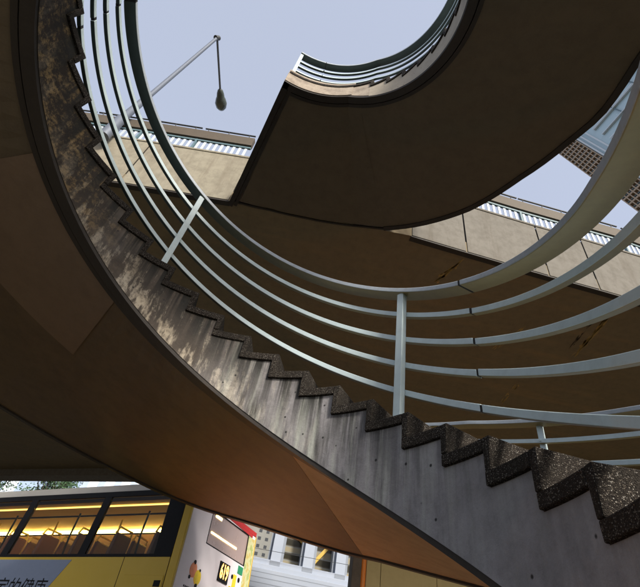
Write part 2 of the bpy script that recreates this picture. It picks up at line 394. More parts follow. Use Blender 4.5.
# railings
def gapless(a, b, gaps):
    cuts = [a] + [g for g in gaps if a < g < b] + [b]; return list(zip(cuts, cuts[1:]))
POST = [38.4 + 78.45 * k for k in range(-2, 5)] + [468.6]
JOINT = [R_(18.7 + 78.9 * k) for k in (-1.5, 0, 2.012, 4, 5.5)]
def railz(t, h):      # follow the helix, level on the landing
    zz = HEL(t) + h; lim = ZL + 1.145 - (H[0] - h) * .99
    return min(zz, lim)
def make_railing(name, label, r_in, sgn, t_a, t_b, posts):
    # sgn +1: the inner railing (posts on the eye side), -1 the outer one
    root = thing(name, label, 'railing', (AX, AY, -GZ))
    for i, h in enumerate(H):
        for a, b in gapless(t_a, t_b, JOINT if sgn > 0 else JOINT[1:3]):
            g = .0042
            a2 = a + g if a != t_a else a; b2 = b - g if b != t_b else b
            mb = MB()
            sk = [random.uniform(-.004, .004) for _ in range(2)]
            if i == 0:
                r0 = (lambda t: r_in(t) - .075) if sgn > 0 else (lambda t: r_in(t) - .05)
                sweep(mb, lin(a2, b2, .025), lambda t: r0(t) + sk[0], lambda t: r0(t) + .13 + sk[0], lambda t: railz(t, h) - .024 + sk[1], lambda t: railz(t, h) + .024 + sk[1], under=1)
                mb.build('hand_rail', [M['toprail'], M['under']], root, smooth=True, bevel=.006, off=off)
            else:
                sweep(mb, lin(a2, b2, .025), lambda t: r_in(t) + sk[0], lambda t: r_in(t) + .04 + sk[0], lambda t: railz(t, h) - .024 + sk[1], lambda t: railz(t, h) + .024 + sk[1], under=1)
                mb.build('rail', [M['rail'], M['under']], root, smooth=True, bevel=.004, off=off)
    for t in (JOINT if sgn > 0 else []):
        for i, h in enumerate(H):
            mb = MB(); w0, w1 = ((-.072, .052) if i == 0 else (.003, .037))
            sweep(mb, lin(t - .007, t + .007, .02), lambda q: r_in(q) + w0, lambda q: r_in(q) + w1, lambda q: railz(q, h) - .0215, lambda q: railz(q, h) + .0215)
            mb.build('rail_joint', M['joint'], root, off=off)
    for d in posts:
        t = R_(d); mb = MB(); r = r_in(t)
        n = math.ceil((t - T0) / DT); zb = Z0 + RISE * n + TK if t < LAND0 else ZL + TK
        o0 = -.055 if sgn > 0 else .04
        radbox(mb, t, r + o0, r + o0 + .052, -.029, .029, zb - .01, railz(t, H[0]) - .025)
        for h in H[1:]:
            radbox(mb, t, r - .01, r + .012, -.012, .012, railz(t, h) - .012, railz(t, h) + .012)
        mb.build('post', M['rail'], root, bevel=.003, off=off)
    return root
make_railing('inner_railing', 'pale blue painted railing of five curved bars around the eye of the spiral stair', lambda t: 1.802 + .22 * max(0, -.4 - t) ** 1.5, 1, TH(N0), R_(469.6), POST)
make_railing('outer_railing', 'pale railing along the outer edge of the spiral stair, glimpsed over the lowest steps', lambda t: RO(t) - .06, -1, TH(N0), R_(420), [d for d in POST if d < 415])

# ------------------------------------------------------------------ footbridge / elevated deck
near = [(-60, 10.5), (-12, 6.45), (-6.1, 5.99), (-2.42, 5.80), (1.67, 5.72), (4.47, 6.0), (7.7, 6.25), (13, 7.1), (40, 13)]
far = [(40, 24), (16, 14.6), (10.9, 15.5), (-9.7, 28.0), (-19.8, 34.15), (-60, 58)]
bridge = thing('elevated_road', 'wide elevated concrete road deck with beige parapet wall and slatted railing behind the stair', 'bridge', (0, 16, -GZ))
bo = (0, 16, -GZ)
mb = MB()
poly = near + far
mb.prism(poly, 7.372, 7.72)
mb.build('deck', M['deck'], bridge, off=bo)
SCR = concrete('ochre scrape marks', (.50, .36, .12), (.34, .24, .08), (.2, .15, .07), .6)
SCD = concrete('dark board marks', (.07, .055, .035), (.05, .04, .028))
def scrape(x0, y0, x1, y1, w, m, n):
    d = Vector((x1 - x0, y1 - y0, 0)); L_ = d.length; d.normalize(); nn = Vector((-d.y, d.x, 0)); mb = MB()
    for k in range(n):
        a = random.uniform(0, .75) * L_; l = random.uniform(.06, .30) * L_; o = random.gauss(0, w); ww = random.uniform(.006, .028)
        c0 = Vector((x0, y0, 0)) + d * a + nn * o; c1 = c0 + d * l + nn * random.gauss(0, .02); cm = (c0 + c1) / 2
        mb.quad([(c0.x, c0.y, 7.367), ((cm + nn * ww).x, (cm + nn * ww).y, 7.367), (c1.x, c1.y, 7.367), ((cm - nn * ww).x, (cm - nn * ww).y, 7.367)])
    mb.build('scrape_marks', m, bridge, merge=False, off=bo)
scrape(2.62, 6.95, 3.02, 6.05, .035, SCR, 40)
scrape(6.97, 8.6, 6.81, 6.6, .035, SCR, 46); scrape(6.72, 8.4, 6.60, 7.0, .02, SCD, 14); scrape(5.0, 9.0, 5.27, 7.6, .05, SCR, 14); scrape(6.42, 11.6, 6.27, 10.0, .05, SCR, 14)
# far downstand beam
mb = MB()
for (x0, y0), (x1, y1) in zip(far[:-1], far[1:]):
    d = Vector((x1 - x0, y1 - y0, 0)).normalized(); nn = Vector((-d.y, d.x, 0))
    q = [Vector((x0, y0, 0)), Vector((x1, y1, 0))]
    pts = [q[0] - nn * .01, q[1] - nn * .01, q[1] + nn * 1.0, q[0] + nn * 1.0]
    mb.hexa([(v.x, v.y, 6.95) for v in pts] + [(v.x, v.y, 7.365) for v in pts])
mb.build('edge_beam', M['fascia_grey'], bridge, off=bo)
def wallseg(mb, a, b, th, z0, z1, o0=0.):
    a, b = Vector((*a, 0)), Vector((*b, 0)); d = (b - a).normalized(); nn = Vector((d.y, -d.x, 0))   # toward the eye
    q = [a + nn * (th + o0), b + nn * (th + o0), b + nn * o0, a + nn * o0]
    mb.hexa([(v.x, v.y, z0) for v in q] + [(v.x, v.y, z1) for v in q])
def along(a, b, xs):
    return [(x, a[1] + (b[1] - a[1]) * (x - a[0]) / (b[0] - a[0])) for x in xs]
def poly_at(x):
    for a, b in zip(near, near[1:]):
        if a[0] <= x <= b[0]: return along(a, b, [x])[0]
def side(xs, m):
    for x0, x1 in zip(xs, xs[1:]):
        a, b = poly_at(x0 + .018), poly_at(x1 - .018)
        mb = MB(); wallseg(mb, a, b, .02, 7.378, 9.13); mb.build('wall_panel', m, bridge, bevel=.008, off=bo)
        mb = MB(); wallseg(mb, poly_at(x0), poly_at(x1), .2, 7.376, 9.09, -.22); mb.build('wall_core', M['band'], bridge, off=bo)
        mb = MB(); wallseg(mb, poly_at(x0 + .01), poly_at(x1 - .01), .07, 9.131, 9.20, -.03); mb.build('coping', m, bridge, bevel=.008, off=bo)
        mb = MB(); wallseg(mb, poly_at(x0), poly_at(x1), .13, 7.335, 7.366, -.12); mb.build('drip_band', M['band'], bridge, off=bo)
LX = [-21, -17.6, -14.2, -10.8, -7.7, -4.86, -2.36]; RX = [1.69, 2.98, 4.93, 6.15, 8.1, 10.2, 13.5, 17, 21]
side(LX, M['fascia']); side(RX, M['fascia_grey'])
def railing_run(xs):
    for x0, x1 in zip(xs, xs[1:]):
        a, b = Vector((*poly_at(x0), 0)), Vector((*poly_at(x1), 0)); d = (b - a).normalized(); L = (b - a).length
        mb = MB(); n = 9
        for k in range(n):
            s = (k + .75) * L / (n + .5); q0 = a + d * (s - .033); q1 = a + d * (s + .033)
            wallseg(mb, (q0.x, q0.y), (q1.x, q1.y), .02, 9.24, 9.66, -.06)
        mb.build('baluster_panel', M['white_slat'], bridge, off=bo)
        mb = MB()
        p0 = a + d * .05; wallseg(mb, (a.x - .001, a.y), (p0.x, p0.y), .07, 9.2, 10.16, -.09); mb.build('post', M['bluemetal'], bridge, off=bo)
        mb = MB(); wallseg(mb, (a.x, a.y), (b.x, b.y), .05, 9.67, 9.73, -.07); wallseg(mb, (a.x, a.y), (b.x, b.y), .02, 9.205, 9.235, -.06)
        mb.build('rail', M['bluemetal'], bridge, off=bo)
        mb = MB(); wallseg(mb, (a.x, a.y), (b.x, b.y), .12, 9.76, 10.13, -.10); mb.build('hand_board', M['brownbeam'], bridge, off=bo)
        mb = MB(); g = d * random.uniform(.02, .14)
        mb.tube([a + Vector((0, 0, 10.26)) + g, b + Vector((0, 0, 10.26)) - g * .2], .022)
        for s in (.12, .5, .88):
            q = a + d * (L * s); mb.tube([q + Vector((0, .03, 10.12)), q + Vector((0, 0, 10.25))], .013, 6)
        mb.build('pipe_rail', M['darkmetal'], bridge, off=bo)
railing_run([-2.5 - 1.45 * k for k in range(12, -1, -1)])
railing_run([1.75 + 1.45 * k for k in range(0, 13)])
# piers out of the way
for (x, y) in ((-22, 15), (18, 10.5)):
    mb = MB(); mb.tube([(x, y, -GZ - 3), (x, y, 6.2), (x, y, 7.37)], [.75, .75, 1.3], 24); mb.build('pier', M['fascia_grey'], bridge, smooth=True, off=bo)

# ------------------------------------------------------------------ street lamp on the bridge edge
bx, by = -5.83, 5.72
lamp = thing('street_lamp', 'tall grey street lamp with a bent arm and hanging oval lamp head against the sky', 'street lamp', (bx, by, 8.7))
lo = (bx, by, 8.7)
mb = MB()
TOP = Vector((-5.60, 5.84, 16.6))
mb.tube([(bx, by, 8.7), (bx + .0, by, 9.6), (bx + .01, by, 9.62), (bx + .05, by + .02, 10.8), (bx + .06, by + .02, 10.85), TOP], [.13, .12, .10, .085, .065, .052], 14)
mb.build('mast', M['lampgrey'], lamp, smooth=True, off=lo)
mb = MB(); mb.tube([TOP - Vector((.03, .03, .1)), TOP + Vector((.03, .03, .1))], .085, 12); mb.build('elbow', M['darkmetal'], lamp, smooth=True, off=lo)
HEADP = Vector((-5.56, 7.72, 16.6))
mb = MB(); mb.tube([TOP, HEADP], .04, 10); mb.build('arm', M['lampgrey'], lamp, smooth=True, off=lo)
mb = MB(); A_ = HEADP; d = (HEADP - TOP).normalized()
mb.tube([A_ - d * .05, A_, A_ + d * .12, A_ + d * .28, A_ + d * .33, A_ + d * .52, A_ + d * .70, A_ + d * .80, A_ + d * .84], [.05, .10, .14, .16, .19, .24, .20, .11, .02], 18)
mb.build('lamp_head', M['lens'], lamp, smooth=True, off=lo)

# ------------------------------------------------------------------ double-decker bus (local frame: x along to the rear corner, y across, z up from the upper window tops)
L = Vector((.8949, -.4371, .0864)).normalized()
BC = Vector((-1.351, 7.716, 2.007))
W0 = Vector((.4388, .8985, -.0138)); W0 = (W0 - W0.dot(L) * L).normalized(); U0 = L.cross(W0)
BF = Matrix(((L.x, W0.x, U0.x, BC.x), (L.y, W0.y, U0.y, BC.y), (L.z, W0.z, U0.z, BC.z), (0, 0, 0, 1)))
bus = thing('double_decker_bus', 'yellow double decker bus with lit upper deck and white rear panel numbered 619', 'bus')
ZG = -4.15                         # ground under the bus in its own frame
bus.matrix_world = BF @ Matrix.Translation((0, 0, ZG))
boff = (0, 0, ZG); BL = -10.8; BW_ = 2.5
BY = paint('bus yellow paint', (.60, .41, .015), .3, 0, .12, (.25, .17, .03), 3)
BWH = paint('bus rear white paint', (.86, .80, .85), .3, 0, .1, (.5, .45, .45), 3)
BGR = paint('bus roof grey', (.34, .33, .31), .35, 0, .3, (.25, .24, .22), 5)
BBK = paint('bus black glass trim', (.006, .006, .007), .3, 0, .05)
BBK.node_tree.nodes['Principled BSDF'].inputs['Specular IOR Level'].default_value = .12
BRED = paint('bus red', (.45, .02, .02), .35, 0, .1)
BAD = paint('bus blue grey advert', (.22, .27, .38), .4, 0, .1)
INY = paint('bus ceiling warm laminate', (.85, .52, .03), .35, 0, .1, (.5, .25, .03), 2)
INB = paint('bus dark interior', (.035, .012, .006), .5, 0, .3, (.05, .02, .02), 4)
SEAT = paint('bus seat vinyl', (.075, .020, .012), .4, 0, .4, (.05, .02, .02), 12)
POLE = paint('bus yellow grab pole', (.75, .50, .04), .3, 0, .05)
TYRE = paint('tyre rubber', (.02, .02, .02), .8)
GL = glass('bus window glass', (.95, .93, .85), .012)
TUBE = emit('bus light tube', (1, .74, .20), 6.5)
TUBE2 = emit('bus lower deck lamp', (1, .6, .25), 5)
def B(name, m, fn, parent=bus, bevel=0, smooth=False):
    mb = MB(); fn(mb); return mb.build(name, m, parent, bevel=bevel, smooth=smooth, off=boff)
pil = [-.46, -1.837, -3.535, -5.15, -6.75, -8.35, -9.95]
wb = -.915
# body sides: lower body with the lower deck windows cut as a strip
def body_fn(mb):
    for y0, y1 in ((0, .04), (BW_ - .04, BW_)):
        mb.box(BL, -.14, y0, y1, -2.10, wb - .03)           # between decks
        mb.box(BL, -.14, y0, y1, ZG + .3, -3.05)            # skirt
        for x in (-.7, -2.3, -3.9, -5.5, -7.1, -8.7, -10.6): mb.box(x - .06, x + .06, y0 + .003, y1 - .003, -3.06, -2.09)
    mb.box(BL, BL + .05, .041, BW_ - .041, ZG + .3, -2.9); mb.box(BL, BL + .05, .041, BW_ - .041, -2.0, -1.1)
B('body', BY, body_fn)
B('side_trim', BY, lambda mb: mb.box(-.14, -.0, -.004, .05, ZG + .3, .02), bevel=.012)
B('side_trim', BY, lambda mb: mb.box(-.14, 0, BW_ - .05, BW_ + .004, ZG + .3, .02), bevel=.012)
B('belt_rail', BBK, lambda mb: (mb.box(BL, -.145, -.006, .036, wb - .028, wb + .012), mb.box(BL, -.145, BW_ - .036, BW_ + .006, wb - .028, wb + .012)))
B('window_surround', BBK, lambda mb: (mb.box(BL, -.145, .0, .04, -.01, .075), mb.box(-.47, -.145, .0, .04, wb + .013, -.011), mb.box(BL, -.145, BW_ - .04, BW_, -.01, .075), mb.box(-.47, -.145, BW_ - .04, BW_, wb + .013, -.011)))
def roof_fn(mb):
    prof = [(0, .076), (.0, .15), (.035, .20), (.12, .235), (.5, .262), (1.25, .272), (2.0, .262), (2.38, .235), (2.465, .20), (2.5, .15), (2.5, .076)]
    n = len(prof)
    for (y0, z0), (y1, z1) in zip(prof, prof[1:]):
        mb.quad([(BL, y0, z0), (0.0, y0, z0), (0.0, y1, z1), (BL, y1, z1)])
    mb.quad([(0.0, y, z) for y, z in prof]); mb.quad([(BL, y, z) for y, z in reversed(prof)])
    mb.quad([(BL, 0, .076), (BL, 2.5, .076), (0, 2.5, .076), (0, 0, .076)])
B('roof', BGR, roof_fn, smooth=True)
def slant(mb, x, w, y0, y1, z0, z1):     # window pillar, slightly raked
    k = .05; mb.hexa([(x - w - k, y0, z0), (x + w - k, y0, z0), (x + w - k, y1, z0), (x - w - k, y1, z0), (x - w + k, y0, z1), (x + w + k, y0, z1), (x + w + k, y1, z1), (x - w + k, y1, z1)])
for x in pil[1:]:
    B('window_pillar', BBK, lambda mb: slant(mb, x, .075, .0, .045, wb + .013, -.011)); B('window_pillar', BBK, lambda mb: slant(mb, x, .075, BW_ - .045, BW_, wb + .013, -.011))
edges = [-.471] + [v for x in pil[1:] for v in (x + .076, x - .076)] + [BL + .05]
for a, b in zip(edges[::2], edges[1::2]):
    ka = 0 if a > -.5 else .05
    for y0, y1 in ((.012, .018), (BW_ - .018, BW_ - .012)):
        B('side_window', GL, lambda mb: mb.hexa([(b - .05, y0, wb + .014), (a - ka, y0, wb + .014), (a - ka, y1, wb + .014), (b - .05, y1, wb + .014), (b + .05, y0, -.012), (a + ka, y0, -.012), (a + ka, y1, -.012), (b + .05, y1, -.012)]))
for a, b in zip((-.77, -2.37, -3.97, -5.57, -7.17, -8.77), (-2.23, -3.83, -5.43, -7.03, -8.63, -10.5)):
    B('lower_window', GL, lambda mb: mb.box(b, a, .012, .018, -3.04, -2.11))
# interior
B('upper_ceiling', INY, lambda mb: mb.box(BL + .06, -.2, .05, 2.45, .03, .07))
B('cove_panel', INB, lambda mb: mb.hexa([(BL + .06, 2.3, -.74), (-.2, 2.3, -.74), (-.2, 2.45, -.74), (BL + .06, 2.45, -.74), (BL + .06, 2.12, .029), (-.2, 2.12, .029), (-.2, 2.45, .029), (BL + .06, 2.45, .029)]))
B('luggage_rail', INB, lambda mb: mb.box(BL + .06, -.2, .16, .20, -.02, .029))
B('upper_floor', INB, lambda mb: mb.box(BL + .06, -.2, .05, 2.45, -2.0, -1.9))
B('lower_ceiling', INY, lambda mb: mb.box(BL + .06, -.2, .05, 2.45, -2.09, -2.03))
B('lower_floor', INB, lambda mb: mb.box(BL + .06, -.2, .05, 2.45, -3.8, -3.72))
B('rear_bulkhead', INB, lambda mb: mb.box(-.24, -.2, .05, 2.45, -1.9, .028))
B('light_tube', TUBE, lambda mb: mb.box(BL + .2, -.35, 1.84, 2.02, -.03, .018), bevel=.01)
B('light_tube', emit('dim ceiling strip', (1, .72, .20), .8), lambda mb: mb.box(BL + .2, -.35, .50, .53, .012, .029))
B('light_tube', TUBE2, lambda mb: mb.tube([(BL + .2, .5, -2.12), (-.35, .5, -2.12)], .03, 8), smooth=True)
B('ceiling_rail', BBK, lambda mb: [mb.tube([(BL + .2, y, z), (-.3, y, z)], .016, 8) for y, z in ((.75, -.06), (1.8, -.08))], smooth=True)
HEADR = paint('headrest red', (.22, .035, .02), .5)
k = 0
x = -.75
while x > BL + .7:
    for y0 in (.10, 1.45):
        s = MB()
        for yy in (y0, y0 + .46):
            s.hexa([(x - .42, yy, -1.46), (x, yy, -1.46), (x, yy + .43, -1.46), (x - .42, yy + .43, -1.46), (x - .42, yy, -1.36), (x, yy, -1.36), (x, yy + .43, -1.36), (x - .42, yy + .43, -1.36)])
            s.hexa([(x - .04, yy, -1.37), (x + .05, yy, -1.37), (x + .05, yy + .43, -1.37), (x - .04, yy + .43, -1.37), (x + .08, yy + .02, -.54), (x + .15, yy + .02, -.54), (x + .15, yy + .41, -.54), (x + .08, yy + .41, -.54)])
            s.box(x - .3, x - .2, yy + .15, yy + .25, -1.9, -1.46)
        seat = s.build('seat', SEAT, bus, bevel=.03, off=boff)
        s = MB()
        for yy in (y0 + .02, y0 + .48): s.tube([(x + .10, yy, -.56), (x + .13, yy + .03, -.46), (x + .13, yy + .36, -.46), (x + .10, yy + .39, -.56)], .018, 8)
        hr = MB()
        for yy in (y0, y0 + .46): hr.box(x + .045, x + .072, yy + .07, yy + .36, -.74, -.585)
        hr.build('headrest', HEADR, seat, bevel=.008, off=boff).location = (0, 0, 0)
        h = s.build('grab_handle', POLE, seat, smooth=True)
        for v in h.data.vertices: v.co.z -= ZG
    if k % 2 == 0:
        B('grab_pole', POLE, lambda mb: mb.tube([(x - .05, 1.02, -1.2), (x + .10, 1.02, -.5), (x + .13, 1.02, -.06)], .02, 8), smooth=True)
    else:
        B('grab_pole', BBK, lambda mb: mb.tube([(x + .25, .62, -1.2), (x + .2, .62, -.45), (x + .25, .60, -.06)], .018, 8), smooth=True)
    x -= .80; k += 1
# rear end (plane x = 0)
def rear_fn(mb):
    mb.m = 0
    mb.box(-.05, 0, .051, .665, ZG + .3, .0)               # left of window
    mb.box(-.05, 0, .665, 2.14, ZG + .3, -.575)            # below window
    mb.box(-.05, 0, .665, 2.14, -.055, .0)
    mb.box(-.05, 0, 2.14, 2.449, ZG + .3, .0)
B('rear_panel', BWH, rear_fn, bevel=.0)
GBR = paint('rear window film', (.40, .30, .28), .12, 0, .2, (.3, .2, .18), 3)
RW = B('rear_window', GBR, lambda mb: mb.box(-.04, -.012, .666, 2.139, -.574, -.056))
fr_ = B('window_seal', BBK, lambda mb: (mb.box(-.012, .004, .655, .672, -.585, -.045), mb.box(-.012, .004, 2.133, 2.15, -.585, -.045), mb.box(-.012, .004, .673, 2.132, -.585, -.570), mb.box(-.012, .004, .673, 2.132, -.060, -.045)))
B('window_reflection', TUBE, lambda mb: (mb.box(-.0118, -.006, .76, 1.75, -.40, -.375), mb.box(-.0118, -.006, .80, 1.02, -.13, -.09)))  # glowing strips stand in for a light strip reflected in the rear window
B('red_rear_panel', BRED, lambda mb: (mb.hexa([(.001, .72, .0), (.001, 2.30, -.053), (.001, 2.30, .0), (.001, 1.2, .074), (.010, .72, .0), (.010, 2.30, -.053), (.010, 2.30, .0), (.010, 1.2, .074)]), mb.box(-.04, .012, .5, 2.45, .001, .0755)))
m_ad, nt, b_ = mat('yellow green advert'); nt.links.new(ramp(nt, noise(nt, coord(nt), 6, 6), [(.35, (.55, .42, .10)), (.5, (.60, .60, .36)), (.62, (.35, .42, .12)), (.75, (.7, .66, .5))]), b_.inputs['Base Color'])
B('advert_strip', m_ad, lambda mb: mb.box(.001, .006, 2.155, 2.43, ZG + .9, -.06))
ORG = paint('orange disc', (.85, .30, .14), .4); YEL = paint('yellow disc', (.9, .65, .03), .4); GRN = paint('green label', (.02, .26, .12), .4)
def disc(mb, y, z, r, x0=.001, x1=.008, n=28, sx=1, sz=1):
    mb.quad([(x1, y + r * sx * C_(k * math.tau / n), z + r * sz * S_(k * math.tau / n)) for k in range(n)])
    for k in range(n):
        a, b = k * math.tau / n, (k + 1) * math.tau / n
        mb.quad([(x0, y + r * sx * C_(a), z + r * sz * S_(a)), (x0, y + r * sx * C_(b), z + r * sz * S_(b)), (x1, y + r * sx * C_(b), z + r * sz * S_(b)), (x1, y + r * sx * C_(a), z + r * sz * S_(a))])
B('orange_disc', ORG, lambda mb: disc(mb, .47, -1.01, .10)); B('yellow_disc', YEL, lambda mb: disc(mb, .63, -1.08, .10, .001, .010))
B('disc_marks', BBK, lambda mb: (disc(mb, .47, -.905, .03, .001, .011), disc(mb, .40, -1.115, .025, .001, .011), disc(mb, .63, -1.19, .03, .001, .013), disc(mb, .66, -.98, .02, .001, .013)))
B('green_label', GRN, lambda mb: mb.box(.001, .008, 1.93, 2.13, -.74, -.615))
B('advert_figure', YEL, lambda mb: (mb.box(.001, .006, 1.80, 1.93, -1.25, -.78), mb.box(.001, .007, 1.70, 1.79, -1.1, -.98)))
B('advert_dots', BBK, lambda mb: (disc(mb, 1.76, -.83, .035), disc(mb, 2.03, -.83, .04), disc(mb, 2.02, -.98, .035)))
B('number_board', BBK, lambda mb: mb.box(.001, .022, 1.24, 1.60, -.99, -.70), bevel=.004)
NUM = emit('number display', (1, .45, .10), 1.6)
def text(body, name, m, mat_, size, parent, extr=.001, sx=1.):
    cu = bpy.data.curves.new(name, 'FONT'); cu.body = body; cu.size = size; cu.extrude = extr; cu.align_x = 'CENTER'; cu.align_y = 'CENTER'
    cu.offset = size * .022 if body.isdigit() else .0
    o = bpy.data.objects.new('tmp_text', cu); col.objects.link(o)
    bpy.context.view_layer.update()
    me = bpy.data.meshes.new_from_object(o.evaluated_get(bpy.context.evaluated_depsgraph_get())); bpy.data.objects.remove(o)
    me.transform(m @ Matrix.Diagonal((sx, 1, 1, 1)))
    me.transform(Matrix.Translation((0, 0, -ZG)))
    me.materials.clear(); me.materials.append(mat_)
    q = bpy.data.objects.new(name, me); col.objects.link(q); q.parent = parent; return q
# text on the rear: text x -> +y, text y -> +z, normal +x
MR = lambda x, y, z: Matrix(((0, 0, 1, x), (1, 0, 0, y), (0, 1, 0, z), (0, 0, 0, 1)))
text('619', 'route_number', MR(.024, 1.42, -.845), NUM, .30, bus, sx=.66)
# hairline of small print under the discs
B('small_print', BBK, lambda mb: [mb.box(.001, .003, .30 + k * .045, .33 + k * .045, -1.26, -1.235) for k in range(10)])
# unseen tail lamps boosted to throw orange under the stair, bumper, number plate
B('unseen_tail_lamp', emit('boosted tail lamp red', (1, .08, .02), 12), lambda mb: (disc(mb, .25, -2.6, .09, 0, .03), disc(mb, 2.25, -2.6, .09, 0, .03)))
B('unseen_tail_lamp', emit('boosted indicator orange', (1, .34, .05), 85), lambda mb: (disc(mb, .25, -2.35, .09, 0, .03), disc(mb, 2.25, -2.35, .09, 0, .03)))
B('bumper', BBK, lambda mb: mb.box(-.1, .08, .05, 2.45, ZG + .3, ZG + .62), bevel=.03)
# side details
B('side_advert', BAD, lambda mb: mb.hexa([(-9.6, -.004, -2.05), (-2.72, -.004, -2.05), (-2.72, -.001, -2.05), (-9.6, -.001, -2.05), (-9.6, -.004, -.985), (-2.02, -.004, -.985), (-2.02, -.001, -.985), (-9.6, -.001, -.985)]))
MS = lambda x, y, z: Matrix(((1, 0, 0, x), (0, 0, -1, y), (0, 1, 0, z), (0, 0, 0, 1)))
text('家家的健康', 'advert_text', MS(-2.98, -.006, -1.43), BBK, .34, bus, sx=.8)
B('access_flap', BY, lambda mb: mb.box(-.88, -.17, -.008, -.001, -1.75, -1.185), bevel=.012)
B('flap_latch', BBK, lambda mb: mb.box(-.31, -.20, -.014, -.008, -1.33, -1.25))
B('panel_joint', BBK, lambda mb: (mb.box(-1.0, -.99, -.002, .001, -2.1, wb - .03), mb.box(-.152, -.143, -.003, .0, -2.1, wb - .03)))
for x in (-2.4, -8.9):
    for y in (.02, 2.18):
        w = B('wheel', TYRE, lambda mb: mb.tube([(x, y, ZG + .5), (x, y + .3, ZG + .5)], .5, 28), bevel=.03, smooth=True)
        mb = MB(); mb.tube([(x, y - .02, ZG + .5), (x, y + .32, ZG + .5)], [.27, .27], 20); r_ = mb.build('rim', BGR, w, smooth=True)
        for v in r_.data.vertices: v.co.z -= ZG

# ------------------------------------------------------------------ ground
def gh(x, y):
    s = (Vector((x, y, 0)) - Vector((BC.x, BC.y, 0))).dot(Vector((L.x, L.y, 0)).normalized())
    s = max(-26, min(26, s)); k = L.z / math.hypot(L.x, L.y)
    base = BC.z + ZG + s * k
    return base
def sheet(name, xs, ys, dz, m, frame=None):
    mb = MB()
    for x0, x1 in zip(xs, xs[1:]):
        for y0, y1 in zip(ys, ys[1:]):
            q = [(x0, y0), (x1, y0), (x1, y1), (x0, y1)]
            if frame: q = [frame(*v) for v in q]
            mb.quad([(a, b, gh(a, b) + dz) for a, b in q])
    return tag(mb.build(name, m), kind='structure')
g = [-900, -400, -200, -100, -60] + [-50 + 5 * i for i in range(21)] + [60, 100, 200, 400, 900]
sheet('ground', g, g, 0, M['ground'])
l2 = Vector((L.x, L.y)).normalized(); w2 = Vector((-l2.y, l2.x))
fr = lambda u, v: (BC.x + l2.x * u + w2.x * v, BC.y + l2.y * u + w2.y * v)
uu = [-120 + 5 * i for i in range(49)]
sheet('road', uu, [-.6, 3.2, 7.0], .006, M['road'], fr)
for u0 in range(-40, 41, 6):
    pass
mk = MB()
for u0 in range(-60, 61, 6):
    q = [fr(u0, 3.15), fr(u0 + 2.5, 3.15), fr(u0 + 2.5, 3.27), fr(u0, 3.27)]
    mk.quad([(a, b, gh(a, b) + .011) for a, b in q])
tag(mk.build('lane_marking', M['marking']), kind='structure')
kb = MB()
for v0, v1 in ((-.78, -.62), (7.02, 7.18)):
    for a, b in zip(uu, uu[1:]):
        q = [fr(a, v0), fr(b, v0), fr(b, v1), fr(a, v1)]
        kb.hexa([(x, y, gh(x, y) - .05) for x, y in q] + [(x, y, gh(x, y) + .13) for x, y in q])
tag(kb.build('kerb', M['curb']), kind='structure')

# ------------------------------------------------------------------ background buildings
def azp(az, d): return Vector((d * S_(R_(az)), d * C_(R_(az)), 0))
def el(e, d): return d * math.tan(R_(e))
# white terrace building with upright fins
GW = gh(3, 25)
WF = paint('white render', (.34, .385, .47), .6, 0, .25, (.5, .5, .52), 1.5)
GF = paint('grey fin side', (.22, .25, .30), .5, 0, .2)
DG = None
wbld = thing('white_building', 'white building with upright fins and stepped ledges behind the bus', 'building', (2, 27, GW))
wo = (2, 27, GW)
def wp(name, m, fn, **k):
    mb = MB(); fn(mb); return mb.build(name, m, wbld, off=wo, **k)
YD = 27.0
zt_ = el(9.4, YD)
wp('ledge', WF, lambda mb: mb.box(-2.6, 5.2, YD - .5, YD + 1.2, GW, zt_ - .52), bevel=.03)
wp('ledge', WF, lambda mb: mb.box(-2.6, 5.2, YD - .25, YD + 1.2, zt_ - .515, zt_ - .27), bevel=.03)
wp('ledge', WF, lambda mb: mb.box(-2.6, 5.2, YD - .02, YD + 1.2, zt_ - .265, zt_ + .0), bevel=.03)
mg, nt, b_ = mat('dark glazing with reflected bands')
co = coord(nt); 
wv = nd(nt, 'ShaderNodeTexWave'); wv.wave_type = 'BANDS'; wv.bands_direction = 'Z'; wv.inputs['Scale'].default_value = .42; wv.inputs['Distortion'].default_value = 1.2; wv.inputs['Detail'].default_value = 2  # curved reflections painted into the glass colour as bands
nt.links.new(co, wv.inputs['Vector'])
nt.links.new(ramp(nt, wv.outputs[0], [(.25, (.03, .028, .02)), (.45, (.10, .085, .06)), (.6, (.20, .22, .22)), (.8, (.26, .23, .16))]), b_.inputs['Base Color']); b_.inputs['Roughness'].default_value = .2
wp('glazing', mg, lambda mb: mb.box(.55, 5.2, YD + 1.21, YD + 1.4, zt_ - .3, 10))
for azf in (.95, 4.75, 8.55):
    xc = YD * math.tan(R_(azf))
    wp('fin', WF, lambda mb: mb.box(xc - .14, xc + .40, YD + .1, YD + .9, zt_ - .52, 10.0), bevel=.01)
    wp('fin_side', GF, lambda mb: (mb.box(xc - .30, xc - .145, YD + .3, YD + 1.19, zt_ - .50, 10.0), mb.box(xc + .405, xc + .56, YD + .3, YD + 1.19, zt_ - .5, 10)))
    wp('fin_foot', GF, lambda mb: mb.box(xc - .16, xc + .42, YD - .03, YD + .095, zt_ - .26, zt_ - .02))
wp('ledge_groove', GF, lambda mb: [mb.box(-2.6, 5.2, YD - .506, YD - .499, zt_ - d, zt_ - d + .03) for d in (.72, .95, 1.18, 1.41, 1.8, 2.3)])
bar = paint('gold diagonal brace', (.55, .36, .06), .4)
